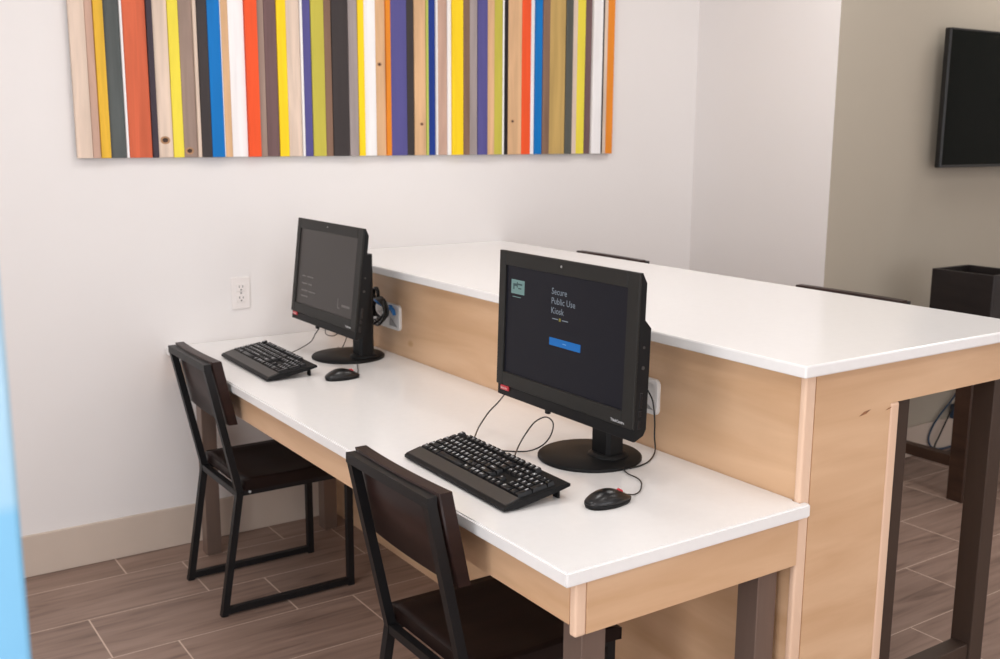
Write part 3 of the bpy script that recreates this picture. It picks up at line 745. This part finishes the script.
MB().tube(spline(rel([(3.53, -0.835, 0.32), (3.497, -0.835, 0.237), (3.43, -0.835, 0.143), (3.382, -0.84, 0.087), (3.34, -0.845, 0.035), (3.36, -0.86, 0.006), (3.45, -0.862, 0.0042), (3.54, -0.862, 0.0042)], O_)), 0.004, 8).build('lead', M_black, t)
t = thing('hanging_cable', 'dark blue cable and plug hanging below the console table', 'cable', (3.42, -0.825, 0), 0)
O_ = (3.42, -0.825, 0)
MB().tube(spline(rel([(3.54, -0.819, 0.30), (3.497, -0.819, 0.245), (3.394, -0.819, 0.17), (3.339, -0.82, 0.113), (3.321, -0.822, 0.067), (3.35, -0.825, 0.025), (3.43, -0.826, 0.0047), (3.54, -0.826, 0.0047)], O_)), 0.0045, 8).build('lead', M_bluedk, t)
MB().box(0.07, 0.105, -0.008, 0.012, 0.145, 0.215, 0.004).build('plug', M_bluedk, t)

# ------------------------------------------------------------------ pale blue display board at the left edge
db = thing('display_board', 'pale blue upright display board standing out of focus at the left edge', 'board', (-1.26, -2.83, 0))
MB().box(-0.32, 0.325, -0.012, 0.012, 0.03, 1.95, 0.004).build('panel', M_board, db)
MB().box(-0.33, 0.325, -0.14, 0.14, 0.0, 0.03, 0.006).build('base', M_silver, db)

# ------------------------------------------------------------------ camera
CAM = (-1.05840133, -3.67145537, 1.49376866); yaw, pit, rol = [math.radians(a) for a in (34.0345037, 10.68101645, 0.33083086)]
fwd = Vector((math.sin(yaw)*math.cos(pit), math.cos(yaw)*math.cos(pit), -math.sin(pit)))
rgt = Vector((math.cos(yaw), -math.sin(yaw), 0)); up = rgt.cross(fwd)
r2 = rgt*math.cos(rol)+up*math.sin(rol); u2 = -rgt*math.sin(rol)+up*math.cos(rol)
cd = bpy.data.cameras.new('camera'); cam = bpy.data.objects.new('camera', cd); COL.objects.link(cam)
cam.matrix_world = Matrix(((r2.x, u2.x, -fwd.x, CAM[0]), (r2.y, u2.y, -fwd.y, CAM[1]), (r2.z, u2.z, -fwd.z, CAM[2]), (0, 0, 0, 1)))
cd.sensor_width = 36; cd.lens = 1053.19484*36/1000; cd.clip_start = 0.02
cd.dof.use_dof = True; cd.dof.focus_distance = 2.3; cd.dof.aperture_fstop = 5.6
S.camera = cam

# ------------------------------------------------------------------ light: daylight through the front window, added side fill, added ceiling bounce
def area(name, loc, size, energy, col, rot):
    l = bpy.data.lights.new(name, 'AREA'); l.shape = 'RECTANGLE'; l.size, l.size_y = size; l.energy = energy; l.color = col
    o = bpy.data.objects.new(name, l); COL.objects.link(o); o.location = loc; o.rotation_euler = rot; return o
E_FRONT, E_SIDE, E_NEAR, E_REST = 71, 66, 9.8, 4.8
area('window_daylight', ((WX0+WX1)/2, YF-0.12, (WZ0+WZ1)/2), (WX1-WX0-0.1, WZ1-WZ0-0.1), E_FRONT, (0.97, 0.97, 1.0), (PI/2, 0, 0))
area('side_fill', (XL+0.03, -3.4, 1.5), (2.4, 1.9), E_SIDE, (0.97, 0.97, 1.0), (PI/2, 0, -PI/2))  # unseen light added to brighten left-facing sides; the left wall has no window
for x in (-1.4, 0.4, 2.0, 3.8):
    for y, e in ((-1.3, E_NEAR), (-2.9, E_REST), (-4.6, E_REST)):
        area('ceiling_bounce', (x, y, H-0.005), (0.6, 0.6), e, (1.0, 0.965, 0.935), (0, 0, 0))  # unseen lights added for broad soft top light, like flash bounced off the ceiling
w = bpy.data.worlds.new('world'); S.world = w; w.use_nodes = True
w.node_tree.nodes['Background'].inputs[0].default_value = (0.75, 0.87, 1.0, 1); w.node_tree.nodes['Background'].inputs[1].default_value = 0.15
